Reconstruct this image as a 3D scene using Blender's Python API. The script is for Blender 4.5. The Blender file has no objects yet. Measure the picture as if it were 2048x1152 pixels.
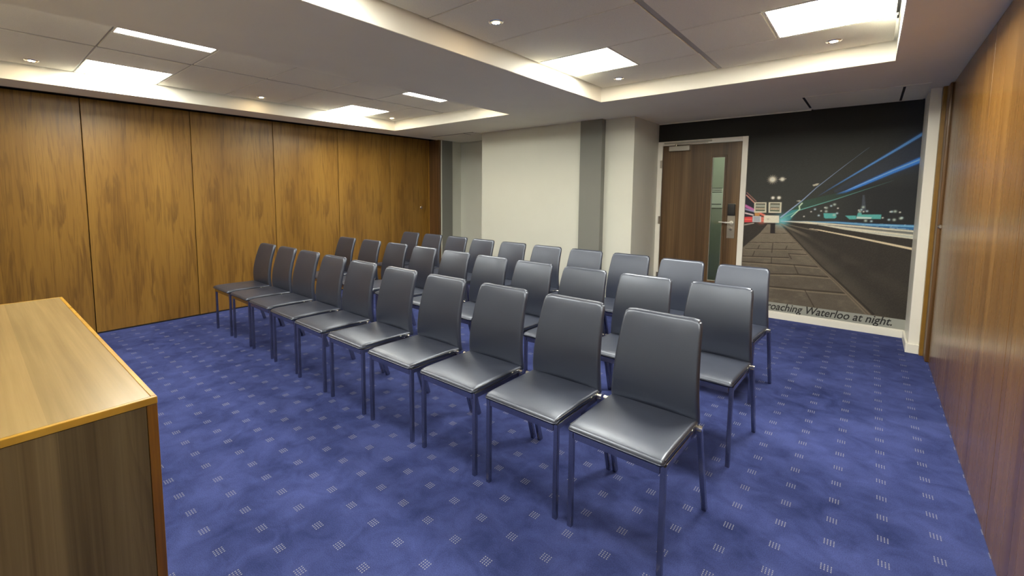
import bpy, bmesh, math, random
import numpy as np
from mathutils import Vector, Matrix

S = bpy.context.scene
COL = S.collection
R = math.radians
random.seed(4)

# ------------------------------------------------------------------ camera, world, light, exposure
cam_d = bpy.data.cameras.new('camera')
cam = bpy.data.objects.new('camera', cam_d); COL.objects.link(cam)
FPX, CX, CY = 898.19, 945.54, 468.54            # focal length and principal point for a 2048 wide frame
cam_d.sensor_fit = 'HORIZONTAL'; cam_d.sensor_width = 36.0
cam_d.lens = FPX / 2048 * 36.0
cam_d.shift_x = (1024 - CX) / 2048; cam_d.shift_y = (CY - 576) / 2048
cam_d.clip_start = 0.02
yaw, pit, rol = 0.7235, 0.0901, 0.0020
fw = Vector((-math.sin(yaw) * math.cos(pit), math.cos(yaw) * math.cos(pit), -math.sin(pit)))
rt = Vector((math.cos(yaw), math.sin(yaw), 0)); up = rt.cross(fw)
r2 = rt * math.cos(rol) + up * math.sin(rol); u2 = up * math.cos(rol) - rt * math.sin(rol)
M = Matrix((r2, u2, -fw)).transposed().to_4x4(); M.translation = Vector((0, 0, 1.42))
cam.matrix_world = M
S.camera = cam
S.view_settings.view_transform = 'Standard'; S.view_settings.look = 'None'
S.view_settings.gamma = 1.0; S.view_settings.use_curve_mapping = False
S.view_settings.exposure = 1.68
w = bpy.data.worlds.new('world'); S.world = w; w.use_nodes = True
w.node_tree.nodes['Background'].inputs[0].default_value = (0.02, 0.02, 0.02, 1)
w.node_tree.nodes['Background'].inputs[1].default_value = 0.0
PANEL_EMIT = 10.5; PANEL_COL = (1.0, 0.965, 0.83)
SPOT_EMIT = 60.0; SPOT_COL = (1.0, 0.72, 0.38)

# ------------------------------------------------------------------ materials
def srgb(r, g, b):
    f = lambda c: (c / 255 / 12.92) if c / 255 <= 0.04045 else ((c / 255 + 0.055) / 1.055) ** 2.4
    return (f(r), f(g), f(b), 1)

class NT:
    def __init__(s, name):
        s.m = bpy.data.materials.new(name); s.m.use_nodes = True
        s.t = s.m.node_tree; s.b = s.t.nodes['Principled BSDF']
    def n(s, typ, **kw):
        nd = s.t.nodes.new(typ)
        for k, v in kw.items():
            if k.startswith('i_'):
                key = k[2:]; key = int(key) if key.isdigit() else key.replace('_', ' ')
                nd.inputs[key].default_value = v
            else: setattr(nd, k, v)
        return nd
    def l(s, a, ao, b, bi): s.t.links.new(a.outputs[ao], b.inputs[bi]); return b
    def ramp(s, src, so, stops):
        r = s.n('ShaderNodeValToRGB'); e = r.color_ramp.elements
        while len(e) < len(stops): e.new(0.5)
        for q, (p, c) in zip(e, stops):
            q.position = p; q.color = c if len(c) == 4 else (*c, 1)
        s.l(src, so, r, 'Fac'); return r
    def math(s, op, a=None, b=None, **kw):
        nd = s.n('ShaderNodeMath', operation=op, **kw)
        for i, v in enumerate((a, b)):
            if v is None: continue
            if isinstance(v, tuple): s.t.links.new(v[0].outputs[v[1]], nd.inputs[i])
            else: nd.inputs[i].default_value = v
        return nd
    def mix(s, f, a, b, mode='MIX'):
        nd = s.n('ShaderNodeMix', data_type='RGBA', blend_type=mode)
        for key, v in ((0, f), (6, a), (7, b)):
            if isinstance(v, tuple) and hasattr(v[0], 'outputs'): s.t.links.new(v[0].outputs[v[1]], nd.inputs[key])
            else: nd.inputs[key].default_value = v
        return nd
    def bump(s, src, so, strength, dist=0.01):
        b = s.n('ShaderNodeBump', i_Strength=strength, i_Distance=dist)
        s.l(src, so, b, 'Height'); s.l(b, 'Normal', s.b, 'Normal'); return b
    def coords(s, scale=(1, 1, 1), kind='Object', loc=(0, 0, 0), rot=(0, 0, 0)):
        c = s.n('ShaderNodeTexCoord'); m = s.n('ShaderNodeMapping')
        m.inputs['Scale'].default_value = scale; m.inputs['Location'].default_value = loc; m.inputs['Rotation'].default_value = rot
        s.l(c, kind, m, 'Vector'); return m

def plain(name, col, rough=0.5, metal=0.0, spec=0.5, noise=0.0, nscale=60, bump=0.0):
    n = NT(name); n.b.inputs['Roughness'].default_value = rough; n.b.inputs['Metallic'].default_value = metal
    n.b.inputs['Specular IOR Level'].default_value = spec
    n.b.inputs['Base Color'].default_value = col
    if noise or bump:
        c = n.coords((1, 1, 1)); t = n.n('ShaderNodeTexNoise', i_Scale=nscale, i_Detail=3.0); n.l(c, 0, t, 'Vector')
        if noise:
            lo = tuple(x * (1 - noise) for x in col[:3]); hi = tuple(min(1, x * (1 + noise)) for x in col[:3])
            r = n.ramp(t, 'Fac', [(0.3, lo), (0.7, hi)]); n.l(r, 0, n.b, 'Base Color')
        if bump: n.bump(t, 'Fac', bump, 0.002)
    return n.m

def emit(name, col, strength):
    n = NT(name); n.b.inputs['Base Color'].default_value = (0.8, 0.8, 0.8, 1)
    n.b.inputs['Emission Color'].default_value = (*col, 1); n.b.inputs['Emission Strength'].default_value = strength
    n.b.inputs['Roughness'].default_value = 0.6
    return n.m

def n_dark(n, src, k):
    q = n.mix(1.0, (src, 2), (k, k * 1.02, k * 1.04, 1), 'MULTIPLY'); return (q, 2)

def wood(name, dark, mid, light, axes, rough=0.35, strokes=0.6, spec=0.5, loc=(0, 0, 0), fine=0.35, leaf=None, bump=0.05, warp=1.1):
    """axes: scale per object axis of the broad figure; the grain runs along the axis with the small scale"""
    n = NT(name); n.b.inputs['Specular IOR Level'].default_value = spec
    c = n.coords(axes, loc=loc)
    big = n.n('ShaderNodeTexNoise', i_Scale=1.0, i_Detail=3.0, i_Roughness=0.55, i_Distortion=warp); n.l(c, 0, big, 'Vector')
    base = n.ramp(big, 'Fac', [(0.25, dark), (0.48, mid), (0.72, light)])
    # cathedral strokes: thin dark contour bands of a distorted stretched noise
    c2 = n.coords(tuple(a * 0.55 for a in axes), loc=(3.1 + loc[0], 7.7, 1.3))
    m2 = n.n('ShaderNodeTexNoise', i_Scale=1.0, i_Detail=1.5, i_Distortion=0.5); n.l(c2, 0, m2, 'Vector')
    k = n.math('MULTIPLY', (m2, 'Fac'), 22.0); fr = n.math('FRACT', (k, 0))
    st = n.ramp(fr, 0, [(0.0, (0, 0, 0)), (0.55, (0.12, 0.12, 0.12)), (0.9, (1, 1, 1)), (1.0, (0, 0, 0))])
    c3 = n.coords(tuple(a * 0.8 for a in axes), loc=(11.3, 2.2, 5.9))
    m3 = n.n('ShaderNodeTexNoise', i_Scale=1.0, i_Detail=2.0); n.l(c3, 0, m3, 'Vector')
    pm = n.ramp(m3, 'Fac', [(0.45, (0, 0, 0)), (0.62, (1, 1, 1))])
    sm = n.math('MULTIPLY', (st, 0), (pm, 0)); sm2 = n.math('MULTIPLY', (sm, 0), strokes)
    col = n.mix((sm2, 0), (base, 0), tuple(x * 0.55 for x in dark[:3]) + (1,))
    cf = n.coords(tuple(a * (9 if a > 2 else 2.0) for a in axes))
    f = n.n('ShaderNodeTexNoise', i_Scale=1.0, i_Detail=4.0, i_Roughness=0.65); n.l(cf, 0, f, 'Vector')
    fr2 = n.ramp(f, 'Fac', [(0.3, (1 - fine,) * 3), (0.7, (1 + fine * 0.25,) * 3)])
    out = n.mix(1.0, (col, 2), (fr2, 0), 'MULTIPLY')
    if leaf:        # a second, darker veneer leaf joined on beyond a seam
        tc = n.n('ShaderNodeTexCoord'); sp = n.n('ShaderNodeSeparateXYZ'); n.l(tc, 'Object', sp, 0)
        wob = n.math('MULTIPLY', (m3, 'Fac'), 0.02); pos = n.math('ADD', (sp, 'XYZ'[leaf[0]]), (wob, 0)); gt = n.math('GREATER_THAN', (pos, 0), leaf[1])
        out = n.mix((gt, 0), (out, 2), n_dark(n, out, leaf[2]))
    n.l(out, 2, n.b, 'Base Color')
    rr = n.ramp(f, 'Fac', [(0.3, (rough * 1.15,) * 3), (0.7, (rough * 0.9,) * 3)]); n.l(rr, 0, n.b, 'Roughness') if bump else n.b.inputs['Roughness'].__setattr__('default_value', rough)
    if bump: n.bump(f, 'Fac', bump, 0.002)
    return n.m

def carpet_mat():
    n = NT('blue_carpet'); n.b.inputs['Roughness'].default_value = 0.95
    n.b.inputs['Specular IOR Level'].default_value = 0.15
    n.b.inputs['Sheen Weight'].default_value = 0.25; n.b.inputs['Sheen Tint'].default_value = srgb(90, 100, 170)
    n.b.inputs['Sheen Roughness'].default_value = 0.5
    c = n.n('ShaderNodeTexCoord'); sx = n.n('ShaderNodeSeparateXYZ'); n.l(c, 'Object', sx, 0)
    def lattice(out, phase, pitch):
        a = n.math('ADD', (sx, out), -phase + pitch * 200 + pitch / 2); b = n.math('DIVIDE', (a, 0), pitch)
        f = n.math('FRACT', (b, 0)); g = n.math('SUBTRACT', (f, 0), 0.5); return n.math('MULTIPLY', (g, 0), pitch)
    lx = lattice('X', -0.703, 0.1652); ly = lattice('Y', 1.754, 0.1675)
    def inside(a, half):
        ab = n.math('ABSOLUTE', (a, 0)); return n.math('LESS_THAN', (ab, 0), half)
    box = n.math('MULTIPLY', (inside(lx, 0.0205), 0), (inside(ly, 0.0205), 0))
    def dots(a, cell, duty):
        b = n.math('DIVIDE', (a, 0), cell); b2 = n.math('ADD', (b, 0), 100.0); f = n.math('FRACT', (b2, 0))
        g = n.math('SUBTRACT', (f, 0), 0.5); h = n.math('ABSOLUTE', (g, 0)); return n.math('LESS_THAN', (h, 0), duty)
    dd = n.math('MULTIPLY', (dots(lx, 0.0103, 0.19), 0), (dots(ly, 0.0103, 0.27), 0))
    mask = n.math('MULTIPLY', (box, 0), (dd, 0))
    nz = n.n('ShaderNodeTexNoise', i_Scale=260.0, i_Detail=2.0); n.l(c, 'Object', nz, 'Vector')
    wear = n.n('ShaderNodeTexNoise', i_Scale=2.2, i_Detail=5.0, i_Roughness=0.6); n.l(c, 'Object', wear, 'Vector')
    w2 = n.n('ShaderNodeTexNoise', i_Scale=7.0, i_Detail=4.0, i_Roughness=0.6, i_Distortion=0.8); n.l(c, 'Object', w2, 'Vector')
    wm = n.math('MULTIPLY', (w2, 'Fac'), 0.45); wn = n.math('MULTIPLY', (wear, 'Fac'), 0.55); ws = n.math('ADD', (wm, 0), (wn, 0))
    b1 = n.ramp(ws, 0, [(0.36, CARPET_DARK), (0.62, CARPET_LIGHT)])
    fz = n.ramp(nz, 'Fac', [(0.3, (0.72,) * 3), (0.7, (1.2,) * 3)])
    base = n.mix(1.0, (b1, 0), (fz, 0), 'MULTIPLY')
    fl = n.math('MULTIPLY', (mask, 0), 0.75)
    col = n.mix((fl, 0), (base, 2), DOT_COL)
    n.l(col, 2, n.b, 'Base Color')
    n.bump(nz, 'Fac', 0.5, 0.004)
    return n.m

CARPET_DARK = (0.019, 0.028, 0.105, 1); CARPET_LIGHT = (0.055, 0.074, 0.228, 1); DOT_COL = (0.36, 0.36, 0.37, 1)

def flame_wood(name, dark, mid, light, rough=0.36):
    """laminate with tall tapering flame strokes; grain along Z, panel width along Y"""
    n = NT(name)
    c = n.coords((1, 13.0, 1.25))
    a = n.n('ShaderNodeTexNoise', i_Scale=1.0, i_Detail=3.0, i_Roughness=0.5, i_Distortion=0.9); n.l(c, 0, a, 'Vector')
    c2 = n.coords((1, 3.2, 0.45), loc=(0, 4.4, 2.2)); b2 = n.n('ShaderNodeTexNoise', i_Scale=1.0, i_Detail=2.0, i_Distortion=0.3); n.l(c2, 0, b2, 'Vector')
    base = n.ramp(b2, 'Fac', [(0.30, mid), (0.70, light)])
    st = n.ramp(a, 'Fac', [(0.53, (0, 0, 0)), (0.585, (0.75,) * 3), (0.64, (1, 1, 1)), (0.80, (0.35,) * 3)])
    c3 = n.coords((1, 38.0, 2.3), loc=(0, 1.7, 5.0)); a3 = n.n('ShaderNodeTexNoise', i_Scale=1.0, i_Detail=2.0, i_Distortion=1.2); n.l(c3, 0, a3, 'Vector')
    st3 = n.ramp(a3, 'Fac', [(0.52, (0, 0, 0)), (0.60, (0.42,) * 3), (0.75, (0.5,) * 3)])
    c4 = n.coords((1, 75.0, 2.6), loc=(0, 9.1, 0.4)); a4 = n.n('ShaderNodeTexNoise', i_Scale=1.0, i_Detail=2.0, i_Distortion=0.6); n.l(c4, 0, a4, 'Vector')
    lines = n.ramp(a4, 'Fac', [(0.38, (0.35,) * 3), (0.60, (1, 1, 1))])
    sl = n.math('MULTIPLY', (st, 0), (lines, 0))
    s = n.math('MAXIMUM', (sl, 0), (st3, 0)); s2 = n.math('MULTIPLY', (s, 0), 0.62)
    col = n.mix((s2, 0), (base, 0), dark)
    cf = n.coords((1, 150.0, 3.0)); f = n.n('ShaderNodeTexNoise', i_Scale=1.0, i_Detail=3.0); n.l(cf, 0, f, 'Vector')
    fr = n.ramp(f, 'Fac', [(0.3, (0.86,) * 3), (0.7, (1.06,) * 3)])
    out = n.mix(1.0, (col, 2), (fr, 0), 'MULTIPLY'); n.l(out, 2, n.b, 'Base Color')
    n.b.inputs['Roughness'].default_value = rough
    return n.m

MAT = {}
MAT['carpet'] = carpet_mat()
MAT['soffit'] = plain('ceiling_paint', (0.89, 0.855, 0.725, 1), 0.75, noise=0.02, nscale=2.0)
MAT['tray'] = plain('tray_paint', (0.90, 0.88, 0.80, 1), 0.6)
MAT['tile'] = plain('tile_fissured', (0.85, 0.815, 0.70, 1), 0.85, noise=0.06, nscale=220, bump=0.15)
MAT['tee'] = plain('grid_steel', (0.42, 0.40, 0.37, 1), 0.5)
MAT['void'] = plain('dark_void', (0.012, 0.011, 0.01, 1), 0.9)
MAT['wall'] = plain('wall_paint', (0.655, 0.67, 0.605, 1), 0.6, noise=0.015, nscale=3)
MAT['grey'] = plain('grey_paint', (0.20, 0.205, 0.19, 1), 0.6, noise=0.02, nscale=3)
MAT['white'] = plain('white_gloss', (0.90, 0.88, 0.80, 1), 0.35)
MAT['wood_left'] = flame_wood('walnut_panel', (0.092, 0.040, 0.006, 1), (0.225, 0.112, 0.0175, 1), (0.30, 0.160, 0.029, 1))
MAT['wood_right'] = wood('mahogany_panel', (0.125, 0.056, 0.013, 1), (0.185, 0.088, 0.021, 1), (0.25, 0.125, 0.032, 1), (4.0, 10.0, 0.22), 0.25, 0.12, spec=0.5, fine=0.14, bump=0.012)
MAT['wood_jamb'] = wood('jamb_wood', (0.09, 0.042, 0.014, 1), (0.14, 0.070, 0.025, 1), (0.18, 0.092, 0.036, 1), (16.0, 16.0, 0.5), 0.35, 0.3)
MAT['wood_door'] = wood('door_walnut', (0.058, 0.030, 0.010, 1), (0.118, 0.064, 0.024, 1), (0.205, 0.122, 0.054, 1), (9.0, 8.0, 0.28), 0.4, 0.25, warp=0.4)
MAT['desk_top'] = wood('desk_top_veneer', (0.33, 0.225, 0.098, 1), (0.42, 0.290, 0.126, 1), (0.47, 0.335, 0.152, 1), (0.40, 4.0, 3.0), 0.25, 0.0, fine=0.16, warp=0.15, leaf=(1, 0.17, 0.86), bump=0)
MAT['desk_end'] = wood('desk_end_veneer', (0.110, 0.072, 0.028, 1), (0.170, 0.116, 0.049, 1), (0.225, 0.160, 0.073, 1), (8.0, 10.0, 0.30), 0.5, 0.4, spec=0.35, leaf=(1, 0.19, 0.70), fine=0.22)
MAT['lip'] = wood('desk_lipping', (0.44, 0.22, 0.022, 1), (0.56, 0.30, 0.032, 1), (0.64, 0.37, 0.05, 1), (2.0, 2.0, 2.0), 0.30, 0.1)
MAT['lip_dark'] = wood('desk_post_lipping', (0.15, 0.056, 0.003, 1), (0.20, 0.080, 0.004, 1), (0.24, 0.105, 0.007, 1), (9.0, 9.0, 0.8), 0.38, 0.1)
def leather():
    n = NT('charcoal_leather'); n.b.inputs['Base Color'].default_value = (0.023, 0.028, 0.048, 1)
    n.b.inputs['Roughness'].default_value = 0.36; n.b.inputs['Specular IOR Level'].default_value = 1.0; n.b.inputs['IOR'].default_value = 1.65; n.b.inputs['Specular Tint'].default_value = (0.76, 0.84, 1.0, 1)
    c = n.coords((1, 1, 1)); v = n.n('ShaderNodeTexVoronoi', i_Scale=420.0); n.l(c, 0, v, 'Vector')
    n.bump(v, 'Distance', 0.12, 0.001)
    t = n.n('ShaderNodeTexNoise', i_Scale=9.0, i_Detail=3.0); n.l(c, 0, t, 'Vector')
    r = n.ramp(t, 'Fac', [(0.3, (0.345,) * 3), (0.7, (0.41,) * 3)]); n.l(r, 0, n.b, 'Roughness')
    return n.m
MAT['leather'] = leather()
MAT['piping'] = plain('leather_piping', (0.02, 0.02, 0.022, 1), 0.4)
MAT['frame'] = plain('satin_steel', (0.40, 0.39, 0.41, 1), 0.22, 1.0)
MAT['chrome'] = plain('polished_chrome', (0.88, 0.86, 0.82, 1), 0.14, 1.0)
MAT['blackrub'] = plain('black_plastic', (0.015, 0.015, 0.016, 1), 0.35)
MAT['nickel'] = plain('brushed_nickel', (0.48, 0.44, 0.38, 1), 0.32, 1.0)
MAT['silver'] = plain('silver_paint', (0.46, 0.44, 0.38, 1), 0.4, 0.3)
MAT['diffuser'] = emit('panel_diffuser', PANEL_COL, PANEL_EMIT)
MAT['diffuser_boosted'] = emit('panel_diffuser_boosted', PANEL_COL, PANEL_EMIT * 2.1)  # same kind of panel, emission raised to brighten the mural end
MAT['amber'] = plain('amber_jamb', (0.24, 0.125, 0.018, 1), 0.4, noise=0.1, nscale=12)
MAT['lever'] = plain('pale_lever_metal', (0.85, 0.83, 0.76, 1), 0.3, 0.5)
MAT['gold'] = plain('warm_reflector', (0.95, 0.66, 0.28, 1), 0.35, 1.0)
MAT['bulb'] = emit('spot_bulb', SPOT_COL, SPOT_EMIT)
MAT['corr'] = plain('corridor_paint', (0.40, 0.42, 0.34, 1), 0.7)
MAT['paper'] = plain('notice_paper', (0.75, 0.76, 0.68, 1), 0.7)
MAT['ink'] = plain('notice_ink', (0.02, 0.025, 0.03, 1), 0.6)
MAT['caption'] = plain('caption_grey', (0.36, 0.37, 0.33, 1), 0.6)
MAT['lettering'] = plain('caption_black', (0.02, 0.02, 0.02, 1), 0.5)
def glass():
    n = NT('wired_clear_glass'); n.b.inputs['Base Color'].default_value = (0.86, 0.93, 0.86, 1)
    n.b.inputs['Roughness'].default_value = 0.02; n.b.inputs['IOR'].default_value = 1.45
    n.b.inputs['Transmission Weight'].default_value = 1.0; return n.m
MAT['glass'] = glass()

# ------------------------------------------------------------------ mesh helpers
def box(bm, x0, x1, y0, y1, z0, z1, bevel=0.0, seg=2):
    r = bmesh.ops.create_cube(bm, size=1.0)
    bmesh.ops.scale(bm, vec=(x1 - x0, y1 - y0, z1 - z0), verts=r['verts'])
    bmesh.ops.translate(bm, vec=((x0 + x1) / 2, (y0 + y1) / 2, (z0 + z1) / 2), verts=r['verts'])
    if bevel:
        ed = {e for v in r['verts'] for e in v.link_edges}
        bmesh.ops.bevel(bm, geom=list(ed), offset=bevel, segments=seg, affect='EDGES', profile=0.5)

def bar(bm, a, b, w, d, bevel=0.0, side=(1, 0, 0)):
    """rectangular bar from a to b; w along side, d across"""
    a, b = Vector(a), Vector(b); ax = (b - a); L = ax.length; ax.normalize()
    s = Vector(side); s = (s - ax * s.dot(ax)).normalized(); t = ax.cross(s)
    mt = Matrix((s, t, ax)).transposed().to_4x4(); mt.translation = (a + b) / 2
    r = bmesh.ops.create_cube(bm, size=1.0)
    bmesh.ops.scale(bm, vec=(w, d, L), verts=r['verts'])
    vs = r['verts']
    if bevel:
        ed = [e for e in {e for v in vs for e in v.link_edges} if abs((e.verts[0].co - e.verts[1].co).z) > L * 0.5]
        q = bmesh.ops.bevel(bm, geom=ed, offset=bevel, segments=2, affect='EDGES', profile=0.5)
        vs = list({v for f in q['faces'] for v in f.verts} | {v for v in vs if v.is_valid})
    bmesh.ops.transform(bm, matrix=mt, verts=vs)

def cyl(bm, a, b, r1, r2=None, seg=20, cap=True):
    a, b = Vector(a), Vector(b); ax = b - a; L = ax.length
    q = ax.to_track_quat('Z', 'Y').to_matrix().to_4x4(); q.translation = (a + b) / 2
    bmesh.ops.create_cone(bm, cap_ends=cap, segments=seg, radius1=r1, radius2=r1 if r2 is None else r2, depth=L, matrix=q)

def rbox(bm, hx, hy, hz, r, n=(10, 10, 4), deform=None):
    """box with rolled edges of radius r, finely gridded so that it can be bent"""
    nx, ny, nz = n; H = Vector((hx, hy, hz)); key = {}
    def axis(h, k):
        inner = np.linspace(-(h - r), h - r, k); t = np.linspace(0, 1, 5)[1:]
        e = (h - r) + r * np.tan(t * math.pi / 4)
        return list(-e[::-1]) + list(inner) + list(e)
    X, Y, Z = axis(hx, nx), axis(hy, ny), axis(hz, nz)
    def vert(p):
        k = tuple(round(c, 6) for c in p)
        if k in key: return key[k]
        v = Vector(p); c = Vector([max(-(H[i] - r), min(H[i] - r, v[i])) for i in range(3)])
        d = v - c
        if d.length > 1e-9: v = c + d.normalized() * r
        if deform: v = Vector(deform(v))
        key[k] = bm.verts.new(v); return key[k]
    def grid(A, B, f, flip):
        for i in range(len(A) - 1):
            for j in range(len(B) - 1):
                q = [vert(f(A[i], B[j])), vert(f(A[i + 1], B[j])), vert(f(A[i + 1], B[j + 1])), vert(f(A[i], B[j + 1]))]
                if flip: q.reverse()
                try: bm.faces.new(q)
                except ValueError: pass
    for s in (-1, 1):
        grid(X, Y, lambda a, b: (a, b, s * hz), s < 0)
        grid(Y, Z, lambda a, b: (s * hx, a, b), s < 0)
        grid(X, Z, lambda a, b: (a, s * hy, b), s > 0)

def mesh_obj(name, bm, mat, parent=None, smooth=False, loc=None, mats=None):
    me = bpy.data.meshes.new(name); bmesh.ops.recalc_face_normals(bm, faces=bm.faces) if not mats else None
    bm.to_mesh(me); bm.free()
    for m in (mats or [mat]): me.materials.append(m)
    if smooth: me.shade_smooth()
    o = bpy.data.objects.new(name, me); COL.objects.link(o)
    if parent: o.parent = parent
    if loc: o.location = loc
    return o

def boxes(name, mat, L, parent=None, bevel=0.0, loc=None):
    bm = bmesh.new()
    for b in L: box(bm, *b, bevel=bevel)
    return mesh_obj(name, bm, mat, parent, loc=loc)

def empty(name, loc=(0, 0, 0), rz=0.0):
    o = bpy.data.objects.new(name, None); COL.objects.link(o); o.empty_display_size = 0.1
    o.location = loc; o.rotation_euler = (0, 0, rz); return o

def tag(o, label, cat, group=None, kind=None):
    o['label'] = label; o['category'] = cat
    if group: o['group'] = group
    if kind: o['kind'] = kind
    return o

def struct(o, label, cat): return tag(o, label, cat, kind='structure')

def piece(o, label): o['label'] = label; return o

def copy_tree(o, parent=None):
    c = o.copy(); COL.objects.link(c)
    if parent: c.parent = parent
    for ch in list(o.children): copy_tree(ch, c)
    return c

# ------------------------------------------------------------------ the room shell
ZC, ZT = 2.326, 2.46            # soffit height, tile height inside the trays
XL, YF = -5.785, 6.092          # partition plane on the left, door wall
fl = boxes('floor', MAT['carpet'], [(-6.3, 1.2, -1.3, 8.2, -0.05, 0.0)])
struct(fl, 'royal blue carpet with a grid of small pale dotted squares', 'floor')

XS0 = -5.60                     # the soffit stops here, the partition hangs in the dark slot beyond
TL = (-5.235, -3.165, 0.10, 4.217); TR = (-2.070, 0.072, 0.10, 4.262)
bm = bmesh.new()
T = 0.30
def slab(x0, x1, y0, y1): box(bm, x0, x1, y0, y1, ZC, ZC + T)
slab(XS0, 0.75, -1.3, 0.10); slab(XS0, TL[0], 0.10, 6.25)
slab(TL[1], TR[0], 0.10, 6.25); slab(TR[1], 0.75, 0.10, 6.25)
slab(TL[0], TL[1], TL[3], 6.25); slab(TR[0], TR[1], TR[3], 6.25)
ceil = mesh_obj('ceiling', bm, MAT['soffit'])
struct(ceil, 'grey painted ceiling with two recessed trays of tiles and lights', 'ceiling')
# bright painted upstands of the trays, lined so that the paint colour differs from the soffit
def tray(t):
    x0, x1, y0, y1 = t; e = 0.004; z0, z1 = ZC + 0.0015, ZC + T - 0.02
    o = boxes('tray_upstand', MAT['tray'], [(x0, x0 + e, y0, y1, z0, z1), (x1 - e, x1, y0, y1, z0, z1), (x0, x1, y0, y0 + e, z0, z1), (x0, x1, y1 - e, y1, z0, z1)], ceil)
    piece(o, 'cream painted upstand of the ceiling tray')
    boxes('tray_void', MAT['void'], [(x0, x1, y0, y1, ZC + T - 0.02, ZC + T - 0.01)], ceil)
tray(TL); tray(TR)
ROWS = [0.115, 0.70, 1.31, 1.91, 2.51, 3.105, 3.695]
LIGHT_ROWS = (1, 5)
def tile(x0, x1, y0, y1):
    bm = bmesh.new(); g = 0.0055
    box(bm, x0 + g, x1 - g, y0 + g, y1 - g, ZT, ZT + 0.016, 0.003, 1)
    mesh_obj('ceiling_tile', bm, MAT['tile'], ceil)
def fill_tray(t, xm, lights):
    x0, x1, y0, y1 = t[0] + 0.016, t[1] - 0.016, t[2], t[3]
    rows = ROWS + [y1 - 0.008]
    for i in range(len(rows) - 1):
        a, b = rows[i], rows[i + 1]
        for (c0, c1) in ((x0, xm - 0.013), (xm + 0.013, x1)):
            if i in LIGHT_ROWS:
                la, lb = lights[0] if c0 < xm - 0.1 else lights[1]
                if la - c0 > 0.1: tile(c0, la - 0.002, a, b)
                if c1 - lb > 0.1: tile(lb + 0.002, c1, a, b)
            else: tile(c0, c1, a, b)
    boxes('grid_tee', MAT['tee'], [(xm - 0.016, xm + 0.016, y0 + 0.01, y1 - 0.01, ZT + 0.006, ZT + 0.02)], ceil)
    L = [(x0, x1, r - 0.006, r + 0.006, ZT + 0.008, ZT + 0.02) for r in rows[1:-1]]
    o = boxes('grid_tee', MAT['tee'], L, ceil)
LX_L = ((-5.219, -4.665), (-3.757, -3.203)); LX_R = ((-2.044, -1.470), (-0.530, 0.044))
fill_tray(TL, -4.215, LX_L); fill_tray(TR, -1.009, LX_R)

# access panels let into the soffit
def access(L, slots, lab):
    x0, x1, y0, y1 = L
    bm = bmesh.new(); box(bm, x0, x1, y0, y1, ZC - 0.006, ZC + 0.01, 0.002, 1)
    p = mesh_obj('access_panel', bm, MAT['soffit'], ceil); piece(p, lab)
    if slots: boxes('slot', MAT['void'], slots, p)
access((-0.52, 0.315, 5.26, 6.085), [(-0.541, -0.524, 5.30, 5.95, ZC - 0.004, ZC + 0.01), (0.148, 0.165, 5.29, 6.03, ZC - 0.0075, ZC + 0.01)], 'painted access panel with dark end slots above the mural')
access((-5.335, -4.46, 5.06, 5.93), [(-5.35, -4.46, 5.048, 5.060, ZC - 0.002, ZC + 0.01), (-5.347, -5.335, 5.06, 5.93, ZC - 0.002, ZC + 0.01), (-4.655, -4.645, 5.06, 5.215, ZC - 0.0075, ZC + 0.01)], 'painted access hatch over the recess')

# left partition: hung panels with hairline joints
wl = boxes('wall_left', MAT['void'], [(XL - 0.16, XL - 0.055, -1.3, 5.44, 0.0, 2.55), (XL - 0.06, XS0 - 0.002, -1.3, 5.44, 2.44, 2.5)])
struct(wl, 'walnut panelled sliding partition along the left side', 'wall')
JL = [-1.25, -0.13, 0.806, 1.745, 2.679, 3.614, 4.552, 5.392]
for a, b in zip(JL[:-1], JL[1:]):
    bm = bmesh.new(); g = 0.0035
    box(bm, -0.05, 0.0, a + g - a, b - g - a, 0.012, 2.335, 0.002, 1)
    mesh_obj('panel', bm, MAT['wood_left'], wl, loc=(XL, a, 0))
boxes('track', MAT['void'], [(XL - 0.02, XL + 0.06, -1.25, 5.40, 2.35, 2.43)], wl)
boxes('threshold_seal', MAT['blackrub'], [(XL - 0.045, XL + 0.003, -1.25, 5.40, 0.0, 0.011)], wl)
o = boxes('edge_bead', MAT['lip'], [(XL - 0.01, XL + 0.004, 5.389, 5.397, 0.0, 2.335)], wl)
bm = bmesh.new(); box(bm, XL - 0.05, -5.540, 5.398, 5.445, 0.0, ZC, 0.003, 2)
piece(mesh_obj('jamb', bm, MAT['wood_jamb'], wl), 'dark wood jamb closing the partition')
bm = bmesh.new(); cyl(bm, (XL, 5.216, 1.182), (XL + 0.006, 5.216, 1.182), 0.028, 0.024, 28); cyl(bm, (XL + 0.006, 5.216, 1.182), (XL + 0.010, 5.216, 1.182), 0.012, 0.010, 20)
piece(mesh_obj('lock', bm, MAT['chrome'], wl), 'round chrome lock in the last partition panel')

# back wall with recess, boxing and pilasters
wb = boxes('wall_back', MAT['wall'], [(-4.431, -2.60, 5.224, 6.25, 0, 2.40), (-2.61, -2.128, 5.277, 6.25, 0, 2.40),
     (-5.70, -5.540, 5.722, 6.0, 0, 2.40), (-5.70, -4.40, 5.950, 6.1, 0, 2.40)])
struct(wb, 'pale painted wall behind the last row of chairs', 'wall')
t1 = boxes('trim_1', MAT['grey'], [(-5.70, -5.532, 5.447, 5.724, 0, ZC)], bevel=0.004)
struct(t1, 'dark grey pilaster at the end of the walnut partition', 'pilaster')
boxes('edge_strip', MAT['wall'], [(-5.545, -5.529, 5.4455, 5.462, 0, ZC - 0.002)], t1)
t2 = boxes('trim_2', MAT['grey'], [(-2.782, -2.490, 5.186, 5.30, 0, ZC)], bevel=0.004)
struct(t2, 'dark grey pilaster standing out of the pale back wall', 'pilaster')
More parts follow.
